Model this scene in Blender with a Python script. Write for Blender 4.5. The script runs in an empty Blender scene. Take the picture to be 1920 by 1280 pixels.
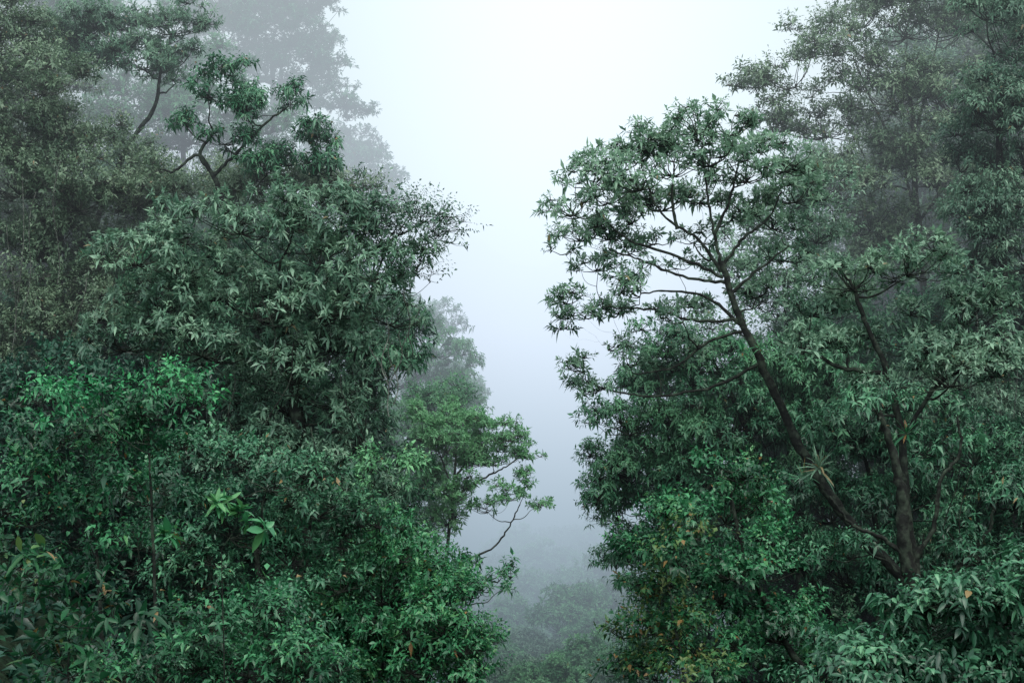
import bpy, math, numpy as np
rng=np.random.default_rng(7)
H=30.0; K=0.000375
def P(u,v,d): return np.array([(u-960)*K*d, d, H-(v-640)*K*d])
scene=bpy.context.scene; col=scene.collection
scene.view_settings.view_transform='Standard'
try: scene.view_settings.look='None'
except Exception: pass
scene.view_settings.exposure=0
# ---------------- terrain
def ground_h(x,y):
    x=np.asarray(x,float); y=np.asarray(y,float)
    f=H-1.7-0.55*np.clip(y,-20,14)-0.21*np.clip(y-14,0,150)+0.18*np.clip(y-190,0,400)
    w=1.5+0.02*np.clip(y,0,300)
    s=np.maximum(0,np.abs(x-0.026*np.clip(y,0,300))-w)
    near=np.clip(y/25,0.0,1)
    side=75*np.tanh(0.78*s/75)*near
    n=0.5*np.sin(x*0.31+1.3)*np.cos(y*0.27)+0.25*np.sin(x*0.9+y*0.7)+1.8*np.sin(x*0.05+2)*np.sin(y*0.043)*np.clip(y/80,0,1)
    return f+side+n*np.clip(y/10,0,1)
# ---------------- materials
def new_mat(name):
    m=bpy.data.materials.new(name); m.use_nodes=True; nt=m.node_tree; nt.nodes.clear(); return m,nt
def leaf_mat(name,stops,rough=0.42,spec=0.5,trans=0.25):
    m,nt=new_mat(name); N=nt.nodes; L=nt.links
    out=N.new('ShaderNodeOutputMaterial'); bs=N.new('ShaderNodeBsdfPrincipled'); tr=N.new('ShaderNodeBsdfTranslucent')
    mx=N.new('ShaderNodeMixShader'); mx.inputs[0].default_value=trans
    at=N.new('ShaderNodeAttribute'); at.attribute_name='tint'
    r=N.new('ShaderNodeValToRGB'); cr=r.color_ramp
    while len(cr.elements)<len(stops): cr.elements.new(0.5)
    for e,(p,c) in zip(cr.elements,stops): e.position=p; e.color=(*c,1)
    L.new(at.outputs['Fac'],r.inputs[0]); L.new(r.outputs[0],bs.inputs['Base Color']); L.new(r.outputs[0],tr.inputs['Color'])
    bs.inputs['Roughness'].default_value=rough; bs.inputs['Specular IOR Level'].default_value=spec
    L.new(bs.outputs[0],mx.inputs[1]); L.new(tr.outputs[0],mx.inputs[2]); L.new(mx.outputs[0],out.inputs['Surface'])
    return m
M={}
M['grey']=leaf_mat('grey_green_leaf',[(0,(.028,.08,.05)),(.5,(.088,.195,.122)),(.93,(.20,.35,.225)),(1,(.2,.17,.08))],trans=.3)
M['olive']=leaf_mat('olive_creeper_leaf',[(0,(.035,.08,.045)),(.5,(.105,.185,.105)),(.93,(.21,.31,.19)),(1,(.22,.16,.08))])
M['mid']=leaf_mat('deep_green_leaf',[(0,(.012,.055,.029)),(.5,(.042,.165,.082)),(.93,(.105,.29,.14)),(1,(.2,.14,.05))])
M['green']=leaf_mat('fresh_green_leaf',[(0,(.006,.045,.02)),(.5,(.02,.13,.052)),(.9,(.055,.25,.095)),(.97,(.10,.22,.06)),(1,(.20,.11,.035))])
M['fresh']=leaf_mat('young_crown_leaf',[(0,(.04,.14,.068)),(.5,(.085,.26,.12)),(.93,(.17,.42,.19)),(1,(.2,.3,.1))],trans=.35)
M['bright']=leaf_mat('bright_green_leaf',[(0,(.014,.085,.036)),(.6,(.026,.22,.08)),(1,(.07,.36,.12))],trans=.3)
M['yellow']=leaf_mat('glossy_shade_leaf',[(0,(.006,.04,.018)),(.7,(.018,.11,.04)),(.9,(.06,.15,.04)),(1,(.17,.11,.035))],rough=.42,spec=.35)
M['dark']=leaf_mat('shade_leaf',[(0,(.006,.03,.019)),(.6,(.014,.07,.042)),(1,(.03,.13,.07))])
def bark_mat(name,a,b):
    m,nt=new_mat(name); N=nt.nodes; L=nt.links
    out=N.new('ShaderNodeOutputMaterial'); bs=N.new('ShaderNodeBsdfPrincipled')
    g=N.new('ShaderNodeNewGeometry'); n=N.new('ShaderNodeTexNoise'); n.inputs['Scale'].default_value=6; n.inputs['Detail'].default_value=5
    r=N.new('ShaderNodeValToRGB'); r.color_ramp.elements[0].position=.45; r.color_ramp.elements[0].color=(*a,1); r.color_ramp.elements[1].position=.68; r.color_ramp.elements[1].color=(*b,1)
    bp=N.new('ShaderNodeBump'); bp.inputs['Distance'].default_value=.05
    L.new(g.outputs['Position'],n.inputs['Vector']); L.new(n.outputs[0],r.inputs[0]); L.new(r.outputs[0],bs.inputs['Base Color'])
    L.new(n.outputs[0],bp.inputs['Height']); L.new(bp.outputs[0],bs.inputs['Normal']); bs.inputs['Roughness'].default_value=.9; bs.inputs['Specular IOR Level'].default_value=.2
    L.new(bs.outputs[0],out.inputs['Surface']); return m
BARK=bark_mat('mossy_bark',(.010,.012,.010),(.042,.06,.04))
BARKL=bark_mat('pale_bark',(.045,.05,.042),(.15,.17,.14))
# ---------------- mesh helpers
def tri_mesh(name,V,T,mat,tint=None,parent=None,origin=None):
    if origin is not None: V=V-origin
    me=bpy.data.meshes.new(name); nv=len(V); nt_=len(T)
    me.vertices.add(nv); me.vertices.foreach_set('co',np.ascontiguousarray(V,dtype=np.float32).ravel())
    me.loops.add(nt_*3); me.loops.foreach_set('vertex_index',np.ascontiguousarray(T,dtype=np.int32).ravel())
    me.polygons.add(nt_); me.polygons.foreach_set('loop_start',np.arange(0,nt_*3,3,dtype=np.int32))
    me.update(calc_edges=True)
    if tint is not None:
        a=me.attributes.new('tint','FLOAT','FACE'); a.data.foreach_set('value',np.ascontiguousarray(tint,dtype=np.float32))
    me.materials.append(mat)
    o=bpy.data.objects.new(name,me); col.objects.link(o)
    if parent is not None: o.parent=parent
    elif origin is not None: o.location=origin
    return o
def nrm(a): return a/(np.linalg.norm(a,axis=-1,keepdims=True)+1e-9)
def leaves(p,d,n,Ln,W,droop,lod=1):
    """blade leaves: base p, direction d, face normal n"""
    N=len(p); s=nrm(np.cross(d,n)); n=np.cross(s,d); Ln=Ln[:,None]; W=W[:,None]; dz=np.array([0,0,-1.0])
    dr=droop[:,None]
    def pt(t,side,up): return p+d*Ln*t+dz*dr*Ln*t*t+s*W*side*.5+n*W*up
    if lod==0:
        V=np.stack([p,pt(.45,1,.12),pt(1,0,0),pt(.5,-1,.12)],1); T=np.array([[0,1,2],[0,2,3]])
    elif lod==1:
        V=np.stack([p,pt(.45,1,.15),pt(.5,0,-.05),pt(.45,-1,.15),pt(1,0,0)],1); T=np.array([[0,1,2],[0,2,3],[1,4,2],[2,4,3]])
    else:
        V=np.stack([p,pt(.2,.62,.1),pt(.22,0,-.06),pt(.2,-.62,.1),pt(.45,1,.14),pt(.48,0,-.06),pt(.45,-1,.14),pt(.75,.7,.1),pt(.76,0,-.03),pt(.75,-.7,.1),pt(1,0,0)],1)
        T=np.array([[0,1,2],[0,2,3],[1,4,5],[1,5,2],[2,5,6],[2,6,3],[4,7,8],[4,8,5],[5,8,9],[5,9,6],[7,10,8],[8,10,9]])
    k=V.shape[1]
    TT=(np.arange(N)[:,None,None]*k+T[None]).reshape(-1,3)
    return V.reshape(-1,3),TT,len(T)
def rosettes(c,a,lf,tintc):
    """c centres, a axes ; lf dict"""
    N=len(c); n=lf['n']; a=nrm(a)
    h=np.where(np.abs(a[:,2:3])>.9,np.array([[1.,0,0]]),np.array([[0,0,1.]])); u=nrm(np.cross(a,h)); w=np.cross(a,u)
    k=np.tile(np.arange(n),(N,1)); ph=rng.uniform(0,6.28,(N,1))+k*2.399+rng.normal(0,.35,(N,n))
    f=(k+.5)/n
    el=np.radians(lf.get('e0',95)-(lf.get('e0',95)-lf.get('e1',35))*f)+rng.normal(0,.24,(N,n))
    sc=rng.uniform(.5,1.3,(N,1)); st=lf['stem']*rng.uniform(.5,1.8,(N,1))
    base=c[:,None]+a[:,None]*(f*st)[...,None]
    d=np.cos(el)[...,None]*a[:,None]+np.sin(el)[...,None]*(np.cos(ph)[...,None]*u[:,None]+np.sin(ph)[...,None]*w[:,None])
    d=nrm(d); nn=a[:,None]+np.array([0,0,.6])+rng.normal(0,.35,(N,n,3))
    Ln=lf['L']*rng.uniform(.55,1.15,(N,n))*sc; W=Ln*lf['w']*rng.uniform(.75,1.3,(N,n))
    dr=np.clip(rng.normal(lf['droop'],.2,(N,n))+rng.normal(0,.12,(N,1)),-.15,1.2)
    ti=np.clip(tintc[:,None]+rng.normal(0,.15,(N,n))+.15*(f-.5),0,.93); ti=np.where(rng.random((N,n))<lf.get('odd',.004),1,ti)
    d=d.reshape(-1,3); V,T,m=leaves(base.reshape(-1,3),d,nn.reshape(-1,3),Ln.ravel(),W.ravel(),dr.ravel(),lf.get('lod',1))
    return V,T,np.repeat(ti.ravel(),m)
def tubes(pts,rad,S=5):
    """pts (N,K,3) rad (N,K)"""
    N,Kp,_=pts.shape
    tg=np.gradient(pts,axis=1); tg=nrm(tg)
    h=np.zeros_like(tg); h[...,0]=.31; h[...,1]=.95
    u=nrm(np.cross(tg,h)); w=np.cross(tg,u)
    an=np.arange(S)*2*np.pi/S
    V=pts[:,:,None]+rad[:,:,None,None]*(np.cos(an)[None,None,:,None]*u[:,:,None]+np.sin(an)[None,None,:,None]*w[:,:,None])
    i=np.arange(Kp-1)[:,None]*S; j=np.arange(S)[None]; j2=(j+1)%S
    q=np.stack([i+j,i+j2,i+S+j2,i+S+j],-1).reshape(-1,4)
    t=np.concatenate([q[:,[0,1,2]],q[:,[0,2,3]]])
    T=(np.arange(N)[:,None,None]*(Kp*S)+t[None]).reshape(-1,3)
    return V.reshape(-1,3),T
class Acc:
    def __init__(s): s.V=[];s.T=[];s.t=[];s.n=0
    def add(s,V,T,t=None):
        s.V.append(V); s.T.append(T+s.n); s.n+=len(V)
        if t is not None: s.t.append(t)
    def get(s): return np.concatenate(s.V),np.concatenate(s.T),(np.concatenate(s.t) if s.t else None)
def smooth_path(pts,m=8,wob=0.0):
    pts=np.array(pts,float); n=len(pts)
    if n<3: 
        t=np.linspace(0,1,m)[:,None]; return pts[0]*(1-t)+pts[-1]*t
    q=np.vstack([2*pts[0]-pts[1],pts,2*pts[-1]-pts[-2]]); out=[]
    for i in range(n-1):
        p0,p1,p2,p3=q[i:i+4]
        for t in np.linspace(0,1,m,endpoint=False):
            out.append(.5*((2*p1)+(-p0+p2)*t+(2*p0-5*p1+4*p2-p3)*t*t+(-p0+3*p1-3*p2+p3)*t**3))
    out.append(pts[-1]); out=np.array(out)
    if wob: 
        e=rng.normal(0,wob,out.shape); e[0]=0; e[-1]=0; out=out+e
    return out
def limb(a,b,m=9,sag=0.15,wob=.05):
    """(N,3)->(N,m,3) arching limb leaving a sideways and rising into b"""
    t=np.linspace(0,1,m)[None,:,None]; a=a[:,None];b=b[:,None]; L=np.linalg.norm(b-a,axis=-1,keepdims=True)
    p=a*(1-t)+b*t; z=np.zeros_like(p); z[...,2]=1
    p=p-z*L*sag*np.sin(np.pi*t)
    ph=rng.uniform(0,6.28,(a.shape[0],1,3)); p=p+wob*L*np.sin(t*7+ph)*np.sin(np.pi*t)
    return p
def crown_fill(cen,rad,lf,rs,dens,cov,zmin,tint0,leafA,brA,twig=True,brS=1.0):
    R=(rad[0]*rad[1]*rad[2])**(1/3)
    ns=max(3,int(cov*4*R*R/(rs*rs)*.55))
    z=rng.uniform(zmin,1,ns); ph=rng.uniform(0,6.28,ns); q=np.sqrt(1-z*z)
    dirs=np.stack([q*np.cos(ph),q*np.sin(ph),z],1); rr=np.where(rng.random(ns)<.25,rng.uniform(.3,.8,ns),rng.uniform(.8,1.15,ns))
    sc=cen+dirs*rad*rr[:,None]+rng.normal(0,.15*rs,(ns,3))
    srs=rs*rng.uniform(.5,1.3,ns)
    if brS>0:
        lp=limb(np.repeat(cen[None],ns,0)-np.array([0,0,rad[2]*.3]),sc,6,.12,.05)
        r=np.linspace(1,.4,6)[None]*(.011*R**.5+.004)*brS*np.ones((ns,1)); brA.add(*tubes(lp,r,4))
    nr=np.maximum(2,(dens*4.5*srs**2/(lf['L']**2)).astype(int)); idx=np.repeat(np.arange(ns),nr); n=len(idx)
    z=rng.uniform(-.35,1,n); ph=rng.uniform(0,6.28,n); q=np.sqrt(1-z*z); dd=np.stack([q*np.cos(ph),q*np.sin(ph),z*.8],1)
    c=sc[idx]+dd*srs[idx][:,None]*rng.uniform(.5,1.2,(n,1))
    ax=dd*.7+dirs[idx]*.35+np.array([0,0,.4])+rng.normal(0,.28,(n,3))
    if twig and brS>0:
        tp=limb(sc[idx],c,3,.05,.02); brA.add(*tubes(tp,np.array([[.009,.007,.005]])*np.ones((n,1))*max(.6,brS),3))
    sub=rng.normal(0,.19,ns)
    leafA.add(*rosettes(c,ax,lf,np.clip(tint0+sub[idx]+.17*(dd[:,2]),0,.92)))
def make_tree(name,label,cat,d,trunk,r0,puffs,lf,mat,rs=.5,dens=1.,cov=1.,zmin=-.3,tint0=.5,bark=None,top_r=.35,brS=1.,sag=.12,group=None,dj=.5,limbr=1.,pr=1.08,pv=1.2,stems=(),sr=.05):
    bark=bark or BARK
    tp=[P(t[0],t[1],d+(t[2] if len(t)>2 else 0)) for t in trunk]
    gz=float(ground_h(tp[0][0],tp[0][1]))
    base=np.array([tp[0][0],tp[0][1],gz-.2])
    if tp[0][2]>gz+.3: tp=[base]+tp
    else: base=np.array([tp[0][0],tp[0][1],tp[0][2]])
    path=smooth_path(tp,7,.03*r0*3); k=len(path); rad=r0*(1-(1-top_r)*np.linspace(0,1,k)**1.1); rad[0]*=1.35; rad=rad*rng.uniform(.9,1.1,k)
    e=bpy.data.objects.new(name,None); e.empty_display_size=.5; e.location=base; col.objects.link(e)
    e['label']=label; e['category']=cat
    if group: e['group']=group
    V,T=tubes(path[None],rad[None],10); tri_mesh('trunk',V,T,bark,None,e,base)
    A=Acc(); B=Acc()
    nodes=[(path[i],rad[i]) for i in range(k//4,k)]
    for s in stems:
        sp_=smooth_path([P(t[0],t[1],d+(t[2] if len(t)>2 else 0)) for t in s],7,.012); rr=np.linspace(sr,sr*.4,len(sp_))*rng.uniform(.88,1.12,len(sp_)); B.add(*tubes(sp_[None],rr[None],7)); nodes+=[(sp_[j],rr[j]) for j in range(2,len(sp_))]
    PF=[]
    for pf in puffs:
        u,v,ru,rv=pf[:4]; dd=pf[4] if len(pf)>4 else rng.uniform(-dj,dj)*2
        c=P(u,v,d+dd); rad_=np.array([ru*pr,ru*.9,rv*pv])*K*d; end=c-np.array([0,0,rad_[2]*.3])
        PF.append((float(np.min(np.linalg.norm(path-end,axis=1))),c,rad_,end))
    PF.sort(key=lambda t:t[0])
    for _,c,rad_,end in PF:
        crown_fill(c,rad_,lf,rs,dens,cov,zmin,tint0,A,B,True,brS)
        Q=np.array([q[0] for q in nodes]); dv_=end-Q; hz=np.linalg.norm(dv_[:,:2],axis=1); cost=np.linalg.norm(dv_,axis=1)+1.5*np.maximum(0,-dv_[:,2]+.35*hz)
        i=int(np.argmin(cost)); Lm=np.linalg.norm(dv_[i]); r=min(nodes[i][1]*.75,(.02+.010*Lm)*limbr)
        lp=limb(Q[i][None],end[None],14,sag*rng.uniform(.3,1.5),.05); rr=np.linspace(1,.45,14)*r; B.add(*tubes(lp,rr[None],7))
        nodes+= [(lp[0][j],rr[j]) for j in (3,5,7,9,11)]
    V,T,_=B.get(); tri_mesh('branches',V,T,bark,None,e,base)
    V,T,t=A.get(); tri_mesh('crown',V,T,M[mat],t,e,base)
    return e,len(t)
# leaf kinds
LANCE=dict(L=.2,w=.34,n=9,stem=.07,droop=.2)
DROOP=dict(L=.19,w=.36,n=9,stem=.12,droop=.45,e0=105,e1=50)
SMALL=dict(L=.15,w=.42,n=8,stem=.22,droop=.25,lod=0)
TINY=dict(L=.12,w=.45,n=9,stem=.25,droop=.25,lod=0)
BROAD=dict(L=.17,w=.5,n=8,stem=.18,droop=.35)
def K_(b,**k): r=dict(b); r.update(k); return r
cnt=0
def T_(*a,**k):
    global cnt
    e,n=make_tree(*a,**k); cnt+=n; return e
# ================= RIGHT BANK
T_('tree','tall umbrella-crowned tree with leaning mossy trunk and starry leaves','tree',28.5,
 [(1745,1150),(1690,1080),(1600,985),(1530,890),(1482,800),(1432,690),(1385,590),(1352,490)],.14,
 [(1075,390,42,38),(1110,340,50,38),(1160,310,50,35),(1200,275,50,32),(1255,262,50,30),(1310,240,50,30),(1365,245,45,28),(1420,275,50,32),(1470,310,45,35),(1140,370,50,32),(1200,345,55,32),(1260,320,55,32),(1330,300,55,32),(1400,330,50,32),(1090,440,45,35),(1140,440,45,28),(1120,500,42,20),(1180,410,48,26),(1170,520,40,16,-.6),(1490,370,45,30,.5),
  (1240,385,55,32,.8),(1310,370,55,32,1),(1390,385,50,30,.8),(1230,450,48,20,.9),(1450,420,50,28,.6),(1300,450,35,16,1.),(1470,480,50,28,.8),(1420,550,40,22,.7),(1300,570,40,16,.6),(1180,470,40,16,.7),(1060,470,25,18),(1350,420,35,16,1.2),(1270,500,30,12,1),
  (1060,560,30,24),(1100,590,35,20),(1150,590,35,16),(1200,550,35,18),(1230,585,30,14),(1280,600,35,14),(1095,690,32,22),(1140,650,30,16),(1180,680,30,16),(1085,725,22,13),(1230,690,30,14,.8),(1290,660,35,16,.6),(1050,610,18,12),(1120,730,25,10)],
 K_(LANCE,L=.155,w=.32),'grey',rs=.21,dens=1.1,cov=1.05,zmin=-.3,tint0=.75,limbr=.85,sag=.12,brS=1.2,pr=1.08,pv=1.2,top_r=.4,sr=.038,
 stems=[[(1352,500),(1338,430),(1325,360),(1318,290)],[(1352,510),(1310,450),(1240,400),(1205,320)],[(1356,520),(1270,480),(1180,450),(1120,400)],[(1356,500),(1395,445),(1440,410),(1465,360)],[(1362,530),(1290,520),(1220,495),(1150,470)],[(1385,600),(1300,600),(1220,580),(1130,575)],[(1390,610),(1330,560),(1260,545),(1200,550)],
  [(1425,680),(1350,720),(1260,740),(1180,740),(1100,715)],[(1400,620),(1330,640),(1260,690),(1190,700)],[(1340,440),(1370,370),(1385,310)],[(1270,430),(1260,370),(1265,310)],[(1370,550),(1430,500),(1480,460)]])
T_('tree','airy pale-leaved tree filling the space between crowns','tree',37,
 [(1500,1100),(1490,900),(1480,700),(1470,560)],.1,
 [(1410,460,60,35),(1470,500,65,40),(1530,440,60,45),(1420,560,55,35),(1490,600,70,40),(1550,540,70,45),(1360,600,50,28),(1300,630,45,22),(1480,390,55,35),(1440,650,80,35),(1540,360,60,40),(1390,510,45,25),(1460,430,50,30)],
 K_(SMALL,L=.135),'grey',rs=.3,dens=.8,cov=1.,tint0=.75,brS=.8)
T_('tree','slender leafy tree with layered deep green branches','tree',34,
 [(1560,1180),(1500,1050),(1440,900),(1380,760),(1330,660)],.12,
 [(1250,650,60,35),(1310,700,90,50),(1220,720,60,35),(1400,690,80,45),(1180,800,70,45),(1270,820,90,60),(1370,800,90,70),(1180,890,65,50),(1160,960,55,45),(1250,930,90,70),(1350,930,100,80),(1480,760,90,80),(1450,880,90,80),(1180,1030,50,40),(1250,1050,80,60),(1560,700,80,70),(1135,860,25,20),(1120,950,20,18)],
 K_(DROOP,L=.145),'mid',rs=.34,dens=1.05,cov=1.15,tint0=.64)
T_('tree','towering fine-leaved tree with pale upright branches','tree',42,
 [(1780,1100),(1750,700),(1720,420),(1712,240),(1700,120)],.15,
 [(1560,90,60,40),(1490,150,65,40),(1430,180,45,22),(1600,150,70,45),(1700,50,80,60),(1800,40,90,70),(1900,60,90,70),(1680,180,80,55),(1790,190,90,60),(1890,220,90,70),(1550,240,80,50),(1450,240,60,30),(1640,310,80,55),(1760,330,90,60),(1870,380,100,80),(1550,360,80,50),(1630,420,80,55),(1700,480,90,60),(1720,-20,80,60),(1840,-50,90,60),(1400,160,25,8),(1570,470,70,45),(1510,60,40,22),(1620,40,60,35),(1730,250,70,50)],
 K_(SMALL,L=.14),'olive',rs=.34,dens=.9,cov=.9,tint0=.68,bark=BARKL,limbr=.9,brS=1.,
 stems=[[(1715,400),(1690,300),(1640,200),(1600,110)],[(1712,260),(1740,160),(1760,60)],[(1720,420),(1780,330),(1830,220),(1850,120)]])
T_('tree','broad tree with twisting limbs under dense grey green leaves','tree',27.5,
 [(1720,1130),(1700,960),(1690,820),(1660,690),(1620,600)],.12,
 [(1520,580,70,35),(1600,530,80,40),(1700,500,80,45),(1500,650,60,26),(1590,650,60,28),(1720,640,80,40),(1800,590,90,60),(1780,710,80,40),(1870,680,80,70),(1610,740,50,22)],
 K_(LANCE,L=.15),'grey',rs=.27,dens=1.,cov=1.0,zmin=-.2,tint0=.62,limbr=1.2,stems=[[(1665,700),(1580,690),(1520,660),(1460,640)],[(1690,830),(1760,720),(1850,680),(1900,640)],[(1620,600),(1600,540),(1570,500)]])
T_('tree','tall shaded tree draped with hanging creepers','tree',36,
 [(1900,1150),(1890,800),(1880,450),(1870,150)],.18,
 [(1910,90,80,70),(1870,220,70,60),(1930,300,80,70),(1860,420,80,70),(1930,480,90,80),(1880,600,90,80),(1800,760,90,80),(1900,780,100,90),(1820,480,60,55),(1800,310,50,40),(1850,20,60,50),(1930,180,60,60)],
 K_(SMALL,L=.125,droop=.6),'grey',rs=.33,dens=1.0,cov=1.05,tint0=.45)
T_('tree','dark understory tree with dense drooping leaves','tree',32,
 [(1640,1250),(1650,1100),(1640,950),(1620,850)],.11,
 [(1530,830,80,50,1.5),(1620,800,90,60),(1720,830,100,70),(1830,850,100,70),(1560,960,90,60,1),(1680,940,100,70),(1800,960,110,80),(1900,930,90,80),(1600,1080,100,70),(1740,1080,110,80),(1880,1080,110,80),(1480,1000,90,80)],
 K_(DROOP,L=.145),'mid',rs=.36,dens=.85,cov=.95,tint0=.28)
T_('tree','dark shaded tree with thick base and crooked stems','tree',25,
 [(1725,1190),(1712,1100),(1695,1020),(1690,930),(1672,840),(1650,770)],.2,
 [(1640,760,45,20),(1790,850,50,22),(1860,920,60,30),(1620,1020,40,18),(1840,1040,60,30),(1560,1040,45,25)],
 K_(DROOP,L=.135),'mid',rs=.25,dens=.95,cov=.9,tint0=.35,top_r=.2,sr=.05,stems=[[(1700,1050),(1660,1010),(1600,985),(1555,930)],[(1705,1060),(1750,990),(1765,900),(1800,850),(1795,780)],[(1716,1120),(1790,1070),(1850,1000),(1870,920)]])
T_('tree','small understory tree with green and reddish leaves','tree',22,
 [(1530,1330),(1470,1200),(1400,1050),(1370,930)],.07,
 [(1360,960,90,60),(1260,1030,80,60),(1420,1060,90,60),(1310,1110,90,60),(1450,1180,100,60),(1330,1220,100,60),(1500,1260,110,60),(1380,890,55,35)],
 K_(BROAD,L=.11,odd=.01),'green',rs=.26,dens=.9,cov=.9,tint0=.45,limbr=.8)
T_('shrub','understory shrub with green leaves turning yellow and rust','shrub',20.5,
 [(1290,1420),(1280,1250),(1260,1150)],.04,
 [(1230,1130,55,35),(1200,1190,40,35),(1260,1190,60,40),(1230,1260,70,40),(1300,1270,60,40),(1250,1070,45,25),(1320,1010,35,20)],
 K_(BROAD,L=.105,odd=.045),'yellow',rs=.22,dens=.9,cov=.9,tint0=.62,brS=.7)
T_('bush','dense bush of drooping matte green pointed leaves','bush',13,
 [(1790,1420),(1780,1340),(1770,1260)],.05,
 [(1640,1210,80,50),(1740,1170,90,50),(1840,1140,90,50),(1920,1130,80,60),(1590,1270,80,50),(1700,1260,110,60),(1820,1240,120,70),(1920,1230,100,70),(1650,1300,110,60),(1780,1320,120,60),(1900,1320,100,60)],
 K_(DROOP,L=.095,w=.42,lod=2,n=8),'mid',rs=.18,dens=1.05,cov=1.1,tint0=.3,zmin=-.2,brS=.5,dj=.15)
# ================= LEFT BANK
T_('tree','massive spreading tree heavy with drooping pointed leaves','tree',28,
 [(540,1250),(570,1000),(560,800),(540,650),(520,520)],.2,
 [(260,480,80,50),(350,440,80,50),(450,420,80,50),(550,400,90,50),(640,420,85,50),(720,440,75,50),(770,500,50,50),(300,560,90,50),(420,540,100,55),(540,530,100,55),(660,530,90,50),(730,590,60,50),(240,640,90,50),(380,650,100,50),(500,640,90,55),(620,640,85,50),(420,740,100,50),(540,760,100,55),(640,740,75,50),(670,820,60,60),(560,880,100,55),(460,860,100,55),(650,920,85,60),(600,580,80,50,-1),(480,580,90,50,-1),(690,650,40,30),(350,500,70,50,-.8),(600,480,70,50,-.8),(320,600,70,50,-.8),(560,700,70,50,-.8),(700,510,60,50,-.6)],
 K_(LANCE,L=.165,w=.32,droop=.35),'grey',rs=.26,dens=.9,cov=.88,zmin=-.4,pv=1.2,tint0=.52,limbr=1.)
T_('tree','viny fine-leaved tree smothered in greyish creepers','tree',37,
 [(80,1000),(90,700),(110,450),(120,250)],.2,
 [(20,80,70,50),(80,160,80,50),(50,250,90,70),(140,270,70,60),(40,340,100,80),(150,370,90,70),(250,370,80,50),(330,390,90,50),(70,460,110,80),(200,470,110,80),(60,580,110,80),(180,600,110,80),(40,690,110,80),(420,370,90,45),(520,365,90,45),(600,380,70,40),(-20,150,80,90),(680,390,60,35),(0,10,60,50),(230,300,60,50)],
 K_(TINY,L=.115),'olive',rs=.33,dens=.85,cov=1.05,tint0=.55,bark=BARKL,brS=.9)
T_('tree','crooked tree holding a domed crown on curved limb','tree',40,
 [(100,700),(180,420),(240,275),(290,200),(302,110)],.11,
 [(240,70,70,45),(320,50,60,45),(345,105,42,35),(195,100,60,42),(270,120,55,32),(150,60,60,42),(120,110,50,35),(330,150,30,18)],
 K_(LANCE,L=.165),'grey',rs=.34,dens=1.15,cov=1.15,zmin=-.3,tint0=.65,limbr=1.)
T_('tree','dark green tree with knotted clumps on crooked limbs','tree',34,
 [(430,620),(420,400),(400,330),(375,290),(400,250)],.09,
 [(390,175,45,30),(450,180,50,34),(470,220,45,26),(430,135,38,22),(530,200,35,18),(550,178,25,15),(590,262,48,26),(550,300,50,30),(600,240,28,15),(620,320,45,28),(420,262,48,28),(500,320,55,28),(350,230,30,25)],
 K_(DROOP,L=.16),'mid',rs=.27,dens=1.2,cov=1.15,zmin=-.4,tint0=.42,limbr=1.,pr=1,pv=1.1,stems=[[(400,330),(370,290),(330,320),(300,318)],[(400,330),(440,290),(500,230),(540,200)]])
T_('tree','pale mist-veiled tall tree with rounded crown tiers','tree',86,
 [(540,900),(520,400),(510,120)],.4,
 [(470,30,110,60),(550,60,90,60),(595,110,50,45),(590,180,60,28),(645,190,38,28),(645,220,38,18),(530,140,70,40),(430,110,90,60),(380,40,90,60),(550,210,40,18),(585,0,60,60),(500,-20,110,50),(620,140,35,35)],
 K_(LANCE,L=.24,w=.45,lod=0,n=7),'mid',rs=.65,dens=1.05,cov=1.2,brS=1.5,limbr=1.8,tint0=.4)
T_('tree','faint fog-bound tree with broad rounded crown','tree',96,
 [(680,1000),(675,600),(670,380)],.5,
 [(670,290,60,40),(700,340,40,35),(640,330,60,50),(690,400,50,60),(610,290,50,40),(640,440,70,60)],
 K_(LANCE,L=.3,w=.45,lod=0,n=7),'mid',rs=.8,dens=1.0,cov=1.3,brS=1.5,tint0=.4)
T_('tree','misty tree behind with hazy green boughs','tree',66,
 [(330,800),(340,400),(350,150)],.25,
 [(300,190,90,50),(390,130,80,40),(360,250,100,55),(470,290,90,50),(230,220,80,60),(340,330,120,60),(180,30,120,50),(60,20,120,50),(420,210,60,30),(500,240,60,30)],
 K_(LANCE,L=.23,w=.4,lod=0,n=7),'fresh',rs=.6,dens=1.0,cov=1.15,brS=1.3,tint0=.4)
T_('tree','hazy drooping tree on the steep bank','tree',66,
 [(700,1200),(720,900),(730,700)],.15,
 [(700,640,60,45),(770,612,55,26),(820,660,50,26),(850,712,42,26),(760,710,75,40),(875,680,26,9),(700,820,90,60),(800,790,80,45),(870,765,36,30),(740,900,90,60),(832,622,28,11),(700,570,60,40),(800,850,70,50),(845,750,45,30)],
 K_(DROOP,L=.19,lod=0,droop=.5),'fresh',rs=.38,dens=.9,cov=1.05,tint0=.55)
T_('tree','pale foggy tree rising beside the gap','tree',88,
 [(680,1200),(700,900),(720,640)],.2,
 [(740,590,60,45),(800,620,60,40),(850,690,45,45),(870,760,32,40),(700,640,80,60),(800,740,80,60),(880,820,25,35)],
 K_(DROOP,L=.25,lod=0),'fresh',rs=.6,dens=.95,cov=1.2,tint0=.5)
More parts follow.
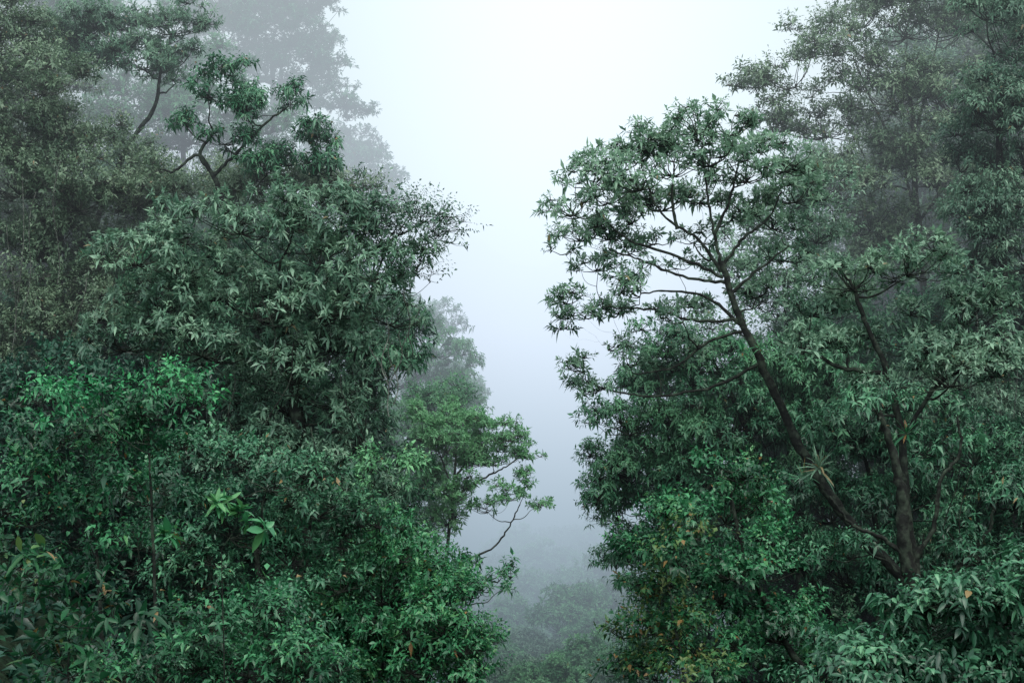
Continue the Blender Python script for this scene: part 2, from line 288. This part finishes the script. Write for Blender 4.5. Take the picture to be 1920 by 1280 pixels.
T_('tree','small tree with fresh green domed crown and curved bough','tree',39,
 [(800,1300),(835,1050),(850,930),(855,830)],.075,
 [(850,785,48,30),(895,822,45,26),(955,818,42,24),(985,850,28,24),(925,862,48,26),(815,830,45,35),(870,922,40,22),(955,932,38,18),(1000,948,22,15),(985,900,25,15),(805,900,42,38),(840,975,40,28),(915,955,35,14),(870,865,48,26),(800,780,35,28),(840,840,40,25)],
 K_(LANCE,L=.135,w=.4),'fresh',rs=.22,dens=1.0,cov=1.1,zmin=-.35,tint0=.88,limbr=1.2,pr=1,pv=1.2,sr=.038,bark=BARKL,stems=[[(835,1060),(880,1045),(925,1025),(955,985),(975,945)],[(850,930),(900,900),(940,880),(970,860)],[(850,900),(880,860),(900,835)],[(840,1000),(850,940),(835,880),(820,840)]])
T_('tree','hazy slim tree with light green leaves','tree',47,
 [(790,1300),(800,1050),(810,850)],.09,
 [(790,770,45,35),(840,760,45,30),(770,830,60,45),(830,840,50,45),(780,910,60,50),(820,960,50,40),(780,1010,60,50),(880,790,30,25)],
 K_(SMALL,L=.15),'fresh',rs=.32,dens=1.,cov=1.1,tint0=.55)
T_('shrub','rounded creeper-covered shrub with glossy green leaves','shrub',24,
 [(800,1500),(800,1300),(790,1150)],.1,
 [(750,1030,55,45),(790,1080,65,45),(835,1110,50,45),(730,1110,90,60),(830,1170,70,55),(875,1210,35,45),(740,1200,100,70),(850,1260,60,60),(740,1290,100,60),(650,1150,90,70),(640,1260,90,70),(890,1290,35,40)],
 K_(BROAD,L=.115,w=.42),'green',rs=.24,dens=1.0,cov=1.05,tint0=.6)
T_('tree','dark leafy tree in shade with hanging foliage','tree',23,
 [(480,1450),(490,1200),(480,1000)],.1,
 [(400,860,80,50),(500,900,80,50),(600,950,80,50),(680,1000,70,50),(430,990,90,55),(540,1040,90,55),(640,1090,85,55),(400,1110,90,55),(520,1170,90,55),(420,1230,90,55),(560,1270,100,60),(330,1000,80,55),(300,920,80,50)],
 K_(BROAD,L=.115,w=.42,odd=.006),'mid',rs=.26,dens=.88,cov=.75,zmin=-.4,tint0=.3)
T_('tree','shaded bank tree with dense dull green crown','tree',32,
 [(180,1300),(180,1000),(170,800)],.15,
 [(80,760,110,80),(200,740,110,80),(320,760,110,70),(40,860,110,80),(160,870,110,80),(280,870,100,80),(90,980,120,80),(250,1000,120,80),(400,960,100,80),(60,1100,120,80),(250,1140,120,90)],
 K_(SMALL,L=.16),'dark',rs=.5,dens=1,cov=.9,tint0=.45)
T_('bush','leafy bush with glossy dark green oval leaves','bush',16,
 [(200,1500),(190,1200),(180,1000)],.04,
 [(60,800,80,45),(170,810,90,45),(280,810,75,45),(340,850,50,35),(60,880,85,45),(180,890,95,50),(280,930,80,45),(50,970,85,50),(170,980,95,50),(130,1070,95,50),(250,1060,70,45)],
 K_(BROAD,L=.095,w=.46,odd=.006),'green',rs=.2,dens=.85,cov=.66,tint0=.3,brS=.6,dj=.3)
T_('bush','bush with vivid light green young foliage','bush',15.4,
 [(300,1500),(290,1100),(280,850)],.03,
 [(300,715,45,26),(340,750,40,24),(250,745,45,22),(60,745,45,20),(120,775,45,20),(380,770,20,14),(190,770,45,20)],
 K_(BROAD,L=.085,w=.42),'bright',rs=.16,dens=.8,cov=.8,zmin=-.3,tint0=.5,brS=.6,dj=.25)
T_('shrub','broad-leaved shrub with glossy dark leaves turning yellow','shrub',11.5,
 [(120,1500),(125,1350),(130,1200)],.02,
 [(70,1080,60,30),(130,1160,80,40),(210,1200,50,30),(60,1210,80,40),(150,1260,100,50),(30,1120,60,40),(20,1020,40,20)],
 K_(BROAD,L=.135,w=.34,n=8,lod=2,odd=.02),'yellow',rs=.17,dens=.9,cov=.6,tint0=.4,brS=.5,dj=.15)
T_('shrub','shrub with large flat spreading bright green leaves','shrub',13,
 [(420,1500),(420,1250),(415,1030)],.012,
 [(410,948,12,4,0.),(445,965,12,4,0.),(480,990,10,4,0.),(310,1010,10,5,.2)],
 K_(BROAD,L=.16,w=.36,n=6,lod=2,odd=.0,droop=.12,e0=92,e1=70,stem=.03),'green',rs=.05,dens=2.5,cov=1.,zmin=.3,tint0=.88,brS=.5,dj=.15)
T_('shrub','low shrub of small drooping green leaves','shrub',13.5,
 [(480,1600),(480,1450),(480,1300)],.03,
 [(400,1180,70,40),(500,1180,70,40),(440,1260,90,50),(560,1250,80,50),(330,1270,90,50),(640,1290,70,40),(230,1290,80,40)],
 K_(BROAD,L=.09,w=.4),'green',rs=.17,dens=.95,cov=.85,tint0=.38,brS=.5,dj=.15)
T_('shrub','shrub with yellow green new shoots','shrub',24.5,
 [(720,1400),(715,1100),(710,960)],.03,
 [(700,880,25,25),(730,920,30,25),(745,880,14,20),(690,940,25,20)],
 K_(BROAD,L=.12,w=.4),'fresh',rs=.22,dens=.8,cov=.8,tint0=.7,brS=.6)
T_('sapling','thin sapling with sparse leaves leaning over the gap','sapling',24,
 [(850,1300),(885,1120),(925,1085),(950,1078)],.02,
 [(905,1105,16,9),(935,1085,22,13),(960,1078,17,10),(945,1100,16,9)],
 K_(LANCE,L=.15),'mid',rs=.16,dens=.8,cov=1.2,tint0=.6)
T_('tree','wiry tree with bare twiggy branch tips','tree',29,
 [(640,1000),(660,700),(720,480),(770,430),(820,410)],.035,
 [(770,450,50,30),(815,430,35,22),(845,412,30,14),(790,400,40,15),(835,450,22,12),(780,500,40,40),(805,520,15,30),(720,420,60,35),(862,425,12,10),(740,390,50,15)],
 K_(TINY,L=.095,n=6),'grey',rs=.28,dens=.2,cov=2.2,tint0=.25,brS=.6)
# ---- closed canopy behind the first rank of trees
def column(u,v0,v1,d,mat,lf,lab,tint0,w=105,rs=.5,step=62,dens=1.,cov=1.05,bark=None):
    pf=[]; v=v0+45
    while v<v1:
        k=min(1,(v-v0)/140+.6)
        pf.append((u+rng.uniform(-w,w)*.75*k,v+rng.uniform(-15,15),rng.uniform(70,100)*k,rng.uniform(50,75)*k)); v+=step*rng.uniform(.7,1.1)
        if k>.8: pf.append((u+rng.uniform(-w,w),v+rng.uniform(-25,25),rng.uniform(70,95),rng.uniform(50,70)))
    T_('tree',lab,'tree',d,[(u+20,v1+60),(u+rng.uniform(-20,20),(v0+v1)/2),(u,v0+70)],.13,pf,lf,mat,rs=rs,dens=dens,cov=cov,tint0=tint0,brS=.7,limbr=.8,dj=1.2,bark=bark)
SM2=K_(SMALL,L=.16); DR2=K_(DROOP,L=.175,lod=0)
C1='densely leaved rainforest tree filling the bank'; C2='fine-leaved tree with creeper-clad crown in light haze'; C3='deep green understory tree in thick shade'
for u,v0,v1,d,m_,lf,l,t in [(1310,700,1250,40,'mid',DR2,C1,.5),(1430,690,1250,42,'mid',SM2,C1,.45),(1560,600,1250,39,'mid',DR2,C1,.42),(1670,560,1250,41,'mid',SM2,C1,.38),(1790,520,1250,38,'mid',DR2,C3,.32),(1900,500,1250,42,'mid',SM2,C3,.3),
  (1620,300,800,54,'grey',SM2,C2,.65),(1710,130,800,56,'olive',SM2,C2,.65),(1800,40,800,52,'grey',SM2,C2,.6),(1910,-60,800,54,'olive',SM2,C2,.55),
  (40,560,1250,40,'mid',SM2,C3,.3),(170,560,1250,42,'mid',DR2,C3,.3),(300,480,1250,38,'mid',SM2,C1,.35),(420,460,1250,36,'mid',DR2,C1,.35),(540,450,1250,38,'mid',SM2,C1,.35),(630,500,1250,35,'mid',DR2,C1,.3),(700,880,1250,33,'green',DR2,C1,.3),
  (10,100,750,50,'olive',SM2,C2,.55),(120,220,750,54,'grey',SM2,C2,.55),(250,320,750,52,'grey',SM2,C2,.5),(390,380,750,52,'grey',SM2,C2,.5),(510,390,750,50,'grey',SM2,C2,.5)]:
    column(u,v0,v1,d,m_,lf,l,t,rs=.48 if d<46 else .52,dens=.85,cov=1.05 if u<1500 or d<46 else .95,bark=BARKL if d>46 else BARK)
print('leaf faces hero',cnt)
# ================= slope forest (copies)
protos=[]; HG=[13,16,11,18,8,9]
for i in range(6):
    hgt=HG[i]; A=Acc(); B=Acc(); low=i>3
    path=smooth_path([(0,0,0),(rng.normal(0,.3),rng.normal(0,.3),hgt*.35),(rng.normal(0,.5),rng.normal(0,.5),hgt*.7)],7)
    V,T=tubes(path[None],np.linspace(.22,.08,len(path))[None],8); 
    tm=tri_mesh('trunk',V,T,BARKL if (i==2 or low) else BARK)
    for j in range(22 if low else 17):
        a=rng.uniform(0,6.28)
        if low:
            q=math.sqrt(rng.uniform(0,1)); RR=hgt*.34; r=q*RR; z=hgt*(.5+.4*math.sqrt(max(0,1-q*q)))*rng.uniform(.92,1.03); R=rng.uniform(.75,1.25)
        else:
            z=hgt*rng.uniform(.22,1.0); r=rng.uniform(.3,1)*hgt*.26*(1.25-z/hgt*.75); R=rng.uniform(1.3,2.2)
        c=np.array([r*np.cos(a),r*np.sin(a),z])
        crown_fill(c,np.array([R,R,R*.75]),K_(LANCE,L=.24 if low else .31,w=.45,lod=0,n=7),.42 if low else .7,1.1,1.1,-.3,.6,A,B,False,1)
        k=int(np.argmin(np.linalg.norm(path-(c-[0,0,1.5]),axis=1))); B.add(*tubes(limb(path[k][None],c[None],8,.12,.04),np.linspace(.07,.03,8)[None],5))
    V,T,_=B.get(); bm=tri_mesh('branches',V,T,BARK)
    V,T,t=A.get(); cm=tri_mesh('crown',V,T,M[['mid','grey','fresh','mid','fresh','grey'][i]],t)
    protos.append((tm.data,bm.data,cm.data))
    for o in (tm,bm,cm): bpy.data.objects.remove(o)
LAB=['dense rounded rainforest tree standing on the misty slope','tall grey green rainforest tree in drifting fog','small pale-trunked rainforest tree on valley slope','tall narrow rainforest tree rising from the hillside','low round-crowned light green tree on the valley floor','low round-crowned deep green tree on the valley floor']
def put(i,x,y,s,dz=0):
    e=bpy.data.objects.new('rainforest_tree',None); col.objects.link(e); e.location=(x,y,float(ground_h(x,y))-.3+dz); e.rotation_euler=(0,0,rng.uniform(0,6.28)); e.scale=(s,s,s)
    e['label']=LAB[i]; e['category']='tree'; e['group']='rainforest trees on the misty valley slopes'
    for nm,me in zip(('trunk','branches','crown'),protos[i]):
        o=bpy.data.objects.new(nm,me); o.parent=e; col.objects.link(o)
npl=0
for y in np.concatenate([np.arange(60,130,11),np.arange(130,250,17)]):
    for side in (-1,1):
        x0=.026*y+side*((8 if side>0 else 9)+.03*y); x=x0; first=True
        edge=.40*y
        while abs(x)<edge:
            xx=x+rng.uniform(-1.5,1.5); yy=y+rng.uniform(-3,3)
            put(int(rng.integers(4)),xx,yy,rng.uniform(.75,1.15)*(1 if y<130 else 1.15)*(.5 if first else 1)); npl+=1; first=False
            x+=side*(6.5+.03*y)
# separate round crowns stepping down the valley floor
for (uu,vt,y,i) in [(965,1232,62,5),(1105,1208,64,4),(1030,1245,60,4),(1165,1235,60,5),(905,1190,76,4),(1000,1185,80,5),(1140,1165,82,4),(1072,1130,88,2),(1060,1200,78,5),(950,1140,100,4),(1170,1085,92,5),(1020,1130,108,5),(1115,1120,104,4),(905,1090,118,5),(975,1085,126,4),(1060,1075,132,5),(1140,1050,124,4),(930,1045,150,5),(1020,1035,158,4),(1100,1020,165,5),(970,1000,185,4),(1060,985,195,5),(1150,975,190,4)]:
    p=P(uu,vt,y); s=(p[2]-float(ground_h(p[0],y))+.3)/(HG[i]*.98); put(i,p[0],y,max(.35,s)); npl+=1
print('slope trees',npl)
# ================= undergrowth on slopes
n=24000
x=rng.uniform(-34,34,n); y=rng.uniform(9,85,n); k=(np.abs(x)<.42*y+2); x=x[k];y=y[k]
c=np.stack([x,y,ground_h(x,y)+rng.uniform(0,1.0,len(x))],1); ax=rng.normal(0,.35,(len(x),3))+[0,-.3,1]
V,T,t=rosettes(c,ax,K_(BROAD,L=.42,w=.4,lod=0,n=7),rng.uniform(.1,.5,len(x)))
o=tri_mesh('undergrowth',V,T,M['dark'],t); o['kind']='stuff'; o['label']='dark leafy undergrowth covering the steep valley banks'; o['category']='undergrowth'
# ================= epiphytes
def brom(u,v,d,L,n,lab,w=.09,mat='grey',down=.5,odd=.12):
    p=P(u,v,d); V,T,t=rosettes(p[None],np.array([[0,-.35,1.]]),dict(L=L,w=w,n=n,stem=.05,droop=down,e0=100,e1=15,lod=2,odd=odd),np.array([.6]))
    o=tri_mesh('bromeliad',V,T,M[mat],t,None,p); o['label']=lab; o['category']='bromeliad'; o['group']='bromeliads perched on tree trunks'
brom(1535,880,27.7,.62,44,'spiky bromeliad with long strap leaves on leaning trunk',.08,'grey',.35,.15)
brom(1505,895,27.9,.5,26,'small spiky bromeliad growing on leaning trunk',.08,'mid',.3)
brom(1392,662,28.1,.36,24,'bright green bromeliad perched on mossy trunk',.14,'green',.3)
brom(1425,655,28.2,.3,16,'bright green bromeliad perched on mossy trunk',.14,'green',.3)
brom(1700,815,27.2,.33,18,'bright green bromeliad perched on mossy trunk',.13,'green',.3)
for (u,v,d,l) in [(1790,880,25,1.8),(1815,860,25,2.4),(1840,500,34,3.),(1885,520,34,3.6),(1870,560,34,3.2),(1765,430,38,2.5),(700,650,26.5,1.3),(735,640,27,1.2),(755,620,27.5,1),(780,580,28,.9),(45,330,34.5,4),(70,360,34.5,3),(20,420,34.5,4),(110,300,34.5,3),(160,520,30,2),(1900,560,34,3),(1735,1000,24.5,1.6),(1300,1000,21,.9),(560,640,26,1.5),(500,560,26,1.4),(300,640,26,1.2),(430,700,26,1.3),(640,700,26,1.6),(590,800,26,1.6),(765,540,27.5,1.2),(720,600,26.5,1.2)]:
    a=P(u,v,d); t=np.linspace(0,1,10)[:,None]; pts=a+np.array([rng.normal(0,.25),0,-l])*t+.08*np.sin(t*6+rng.uniform(0,6,3))*[1,1,0]
    V,T=tubes(pts[None],np.full((1,10),.01),5); o=tri_mesh('hanging_vine',V,T,BARKL if d>26 else BARK,None,None,a); o['label']='thin woody vine hanging from the tree canopy'; o['category']='vine'; o['group']='vines hanging from the canopy'
# ================= ground
gx=np.concatenate([np.linspace(-1500,-120,14),np.linspace(-115,115,116),np.linspace(120,1500,14)]); gy=np.concatenate([np.linspace(-400,-10,8),np.linspace(-6,300,154),np.linspace(310,3000,28)])
X,Y=np.meshgrid(gx,gy); Z=ground_h(X,Y); V=np.stack([X,Y,Z],-1).reshape(-1,3); nx=len(gx)
i=(np.arange(len(gy)-1)[:,None]*nx+np.arange(nx-1)[None]).ravel(); T=np.concatenate([np.stack([i,i+1,i+nx+1],1),np.stack([i,i+nx+1,i+nx],1)])
m=bark_mat('forest_soil',(.012,.022,.012),(.02,.05,.025)); o=tri_mesh('ground',V,T,m); o['kind']='structure'; o['label']='steep leaf-covered rainforest valley slopes'; o['category']='ground'
# ================= fog-filled air, glowing in place of scattered daylight
m,nt=new_mat('mist'); N=nt.nodes; L=nt.links
out=N.new('ShaderNodeOutputMaterial'); g=N.new('ShaderNodeNewGeometry'); sp=N.new('ShaderNodeSeparateXYZ'); L.new(g.outputs['Position'],sp.inputs[0])
def math_(op,a,b=None,clamp=False):
    n=N.new('ShaderNodeMath'); n.operation=op; n.use_clamp=clamp
    for i,v in enumerate((a,b)):
        if v is None: continue
        if isinstance(v,(int,float)): n.inputs[i].default_value=v
        else: L.new(v,n.inputs[i])
    return n.outputs[0]
# the cloud base: mist thickens with distance up the valley and with height
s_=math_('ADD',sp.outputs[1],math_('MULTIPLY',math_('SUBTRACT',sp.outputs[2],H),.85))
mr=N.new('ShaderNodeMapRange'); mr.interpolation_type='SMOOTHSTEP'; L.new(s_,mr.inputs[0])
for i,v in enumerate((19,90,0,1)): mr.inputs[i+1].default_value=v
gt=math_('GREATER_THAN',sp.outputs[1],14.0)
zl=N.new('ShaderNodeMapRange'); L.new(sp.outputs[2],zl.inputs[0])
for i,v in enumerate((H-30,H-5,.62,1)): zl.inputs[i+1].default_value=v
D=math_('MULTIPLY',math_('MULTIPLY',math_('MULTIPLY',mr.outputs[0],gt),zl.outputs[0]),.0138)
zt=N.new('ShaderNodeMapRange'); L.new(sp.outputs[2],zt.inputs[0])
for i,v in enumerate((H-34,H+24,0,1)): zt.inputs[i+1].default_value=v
rp=N.new('ShaderNodeValToRGB'); cr=rp.color_ramp; st=[(0,(.25,.38,.45)),(.3,(.41,.53,.63)),(.6,(.78,.90,1.05)),(1,(1.04,1.2,1.26))]  # glow colour brightens with height, imitating daylight from above
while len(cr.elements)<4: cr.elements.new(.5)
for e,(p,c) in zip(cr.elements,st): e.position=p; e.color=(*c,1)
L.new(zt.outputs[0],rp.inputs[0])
# mist glow is made brighter over the open valley, dimmer to the sides
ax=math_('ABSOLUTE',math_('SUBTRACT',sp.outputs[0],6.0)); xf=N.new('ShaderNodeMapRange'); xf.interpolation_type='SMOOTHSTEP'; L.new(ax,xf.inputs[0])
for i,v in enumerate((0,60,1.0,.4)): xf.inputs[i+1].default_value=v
em=N.new('ShaderNodeEmission'); L.new(rp.outputs[0],em.inputs[0]); L.new(math_('MULTIPLY',D,xf.outputs[0]),em.inputs[1])  # emission put in for daylight the mist would scatter
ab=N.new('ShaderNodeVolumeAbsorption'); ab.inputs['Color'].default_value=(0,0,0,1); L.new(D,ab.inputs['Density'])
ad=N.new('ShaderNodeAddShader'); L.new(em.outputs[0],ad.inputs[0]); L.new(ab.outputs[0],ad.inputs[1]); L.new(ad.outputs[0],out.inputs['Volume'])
try: m.cycles.volume_step_rate=.7
except Exception as ex: print(ex)
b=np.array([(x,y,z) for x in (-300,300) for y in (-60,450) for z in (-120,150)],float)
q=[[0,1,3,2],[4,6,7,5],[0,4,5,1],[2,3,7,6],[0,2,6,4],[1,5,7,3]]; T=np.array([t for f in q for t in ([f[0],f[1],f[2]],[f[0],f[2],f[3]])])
o=tri_mesh('glowing_mist',b,T,m); o['kind']='structure'; o['label']='box of pale valley mist with daylight put in as its own glow'; o['category']='glowing_mist'  # mist box around the scene; its emission stands in for a lit sky
# ================= light
w=bpy.data.worlds.new('World'); scene.world=w; w.use_nodes=True; nt=w.node_tree; nt.nodes.clear()
o_=nt.nodes.new('ShaderNodeOutputWorld'); bg=nt.nodes.new('ShaderNodeBackground'); sk=nt.nodes.new('ShaderNodeTexSky'); sk.sky_type='NISHITA'; sk.sun_disc=False
sk.sun_elevation=math.radians(62); sk.sun_rotation=math.radians(160); sk.dust_density=4; sk.air_density=1.0
bg.inputs[1].default_value=.15; nt.links.new(sk.outputs[0],bg.inputs[0])
b2=nt.nodes.new('ShaderNodeBackground'); b2.inputs[0].default_value=(.94,.98,1,1); b2.inputs[1].default_value=1.45
a2=nt.nodes.new('ShaderNodeAddShader'); nt.links.new(bg.outputs[0],a2.inputs[0]); nt.links.new(b2.outputs[0],a2.inputs[1]); nt.links.new(a2.outputs[0],o_.inputs[0])
sl=bpy.data.lights.new('sun','SUN'); sl.energy=1.5; sl.angle=math.radians(30); sl.color=(1,.98,.94)
so=bpy.data.objects.new('sun',sl); col.objects.link(so)
from mathutils import Vector
az=math.radians(160); el=math.radians(68); dv=Vector((math.sin(az)*math.cos(el),math.cos(az)*math.cos(el),math.sin(el)))
so.rotation_euler=dv.to_track_quat('Z','Y').to_euler(); sk.sun_elevation=el
cam=bpy.data.cameras.new('camera'); cam.lens=50; cam.sensor_width=36; cam.clip_end=5000; co=bpy.data.objects.new('camera',cam); co.location=(0,0,H); co.rotation_euler=(math.radians(90),0,0); col.objects.link(co); scene.camera=co
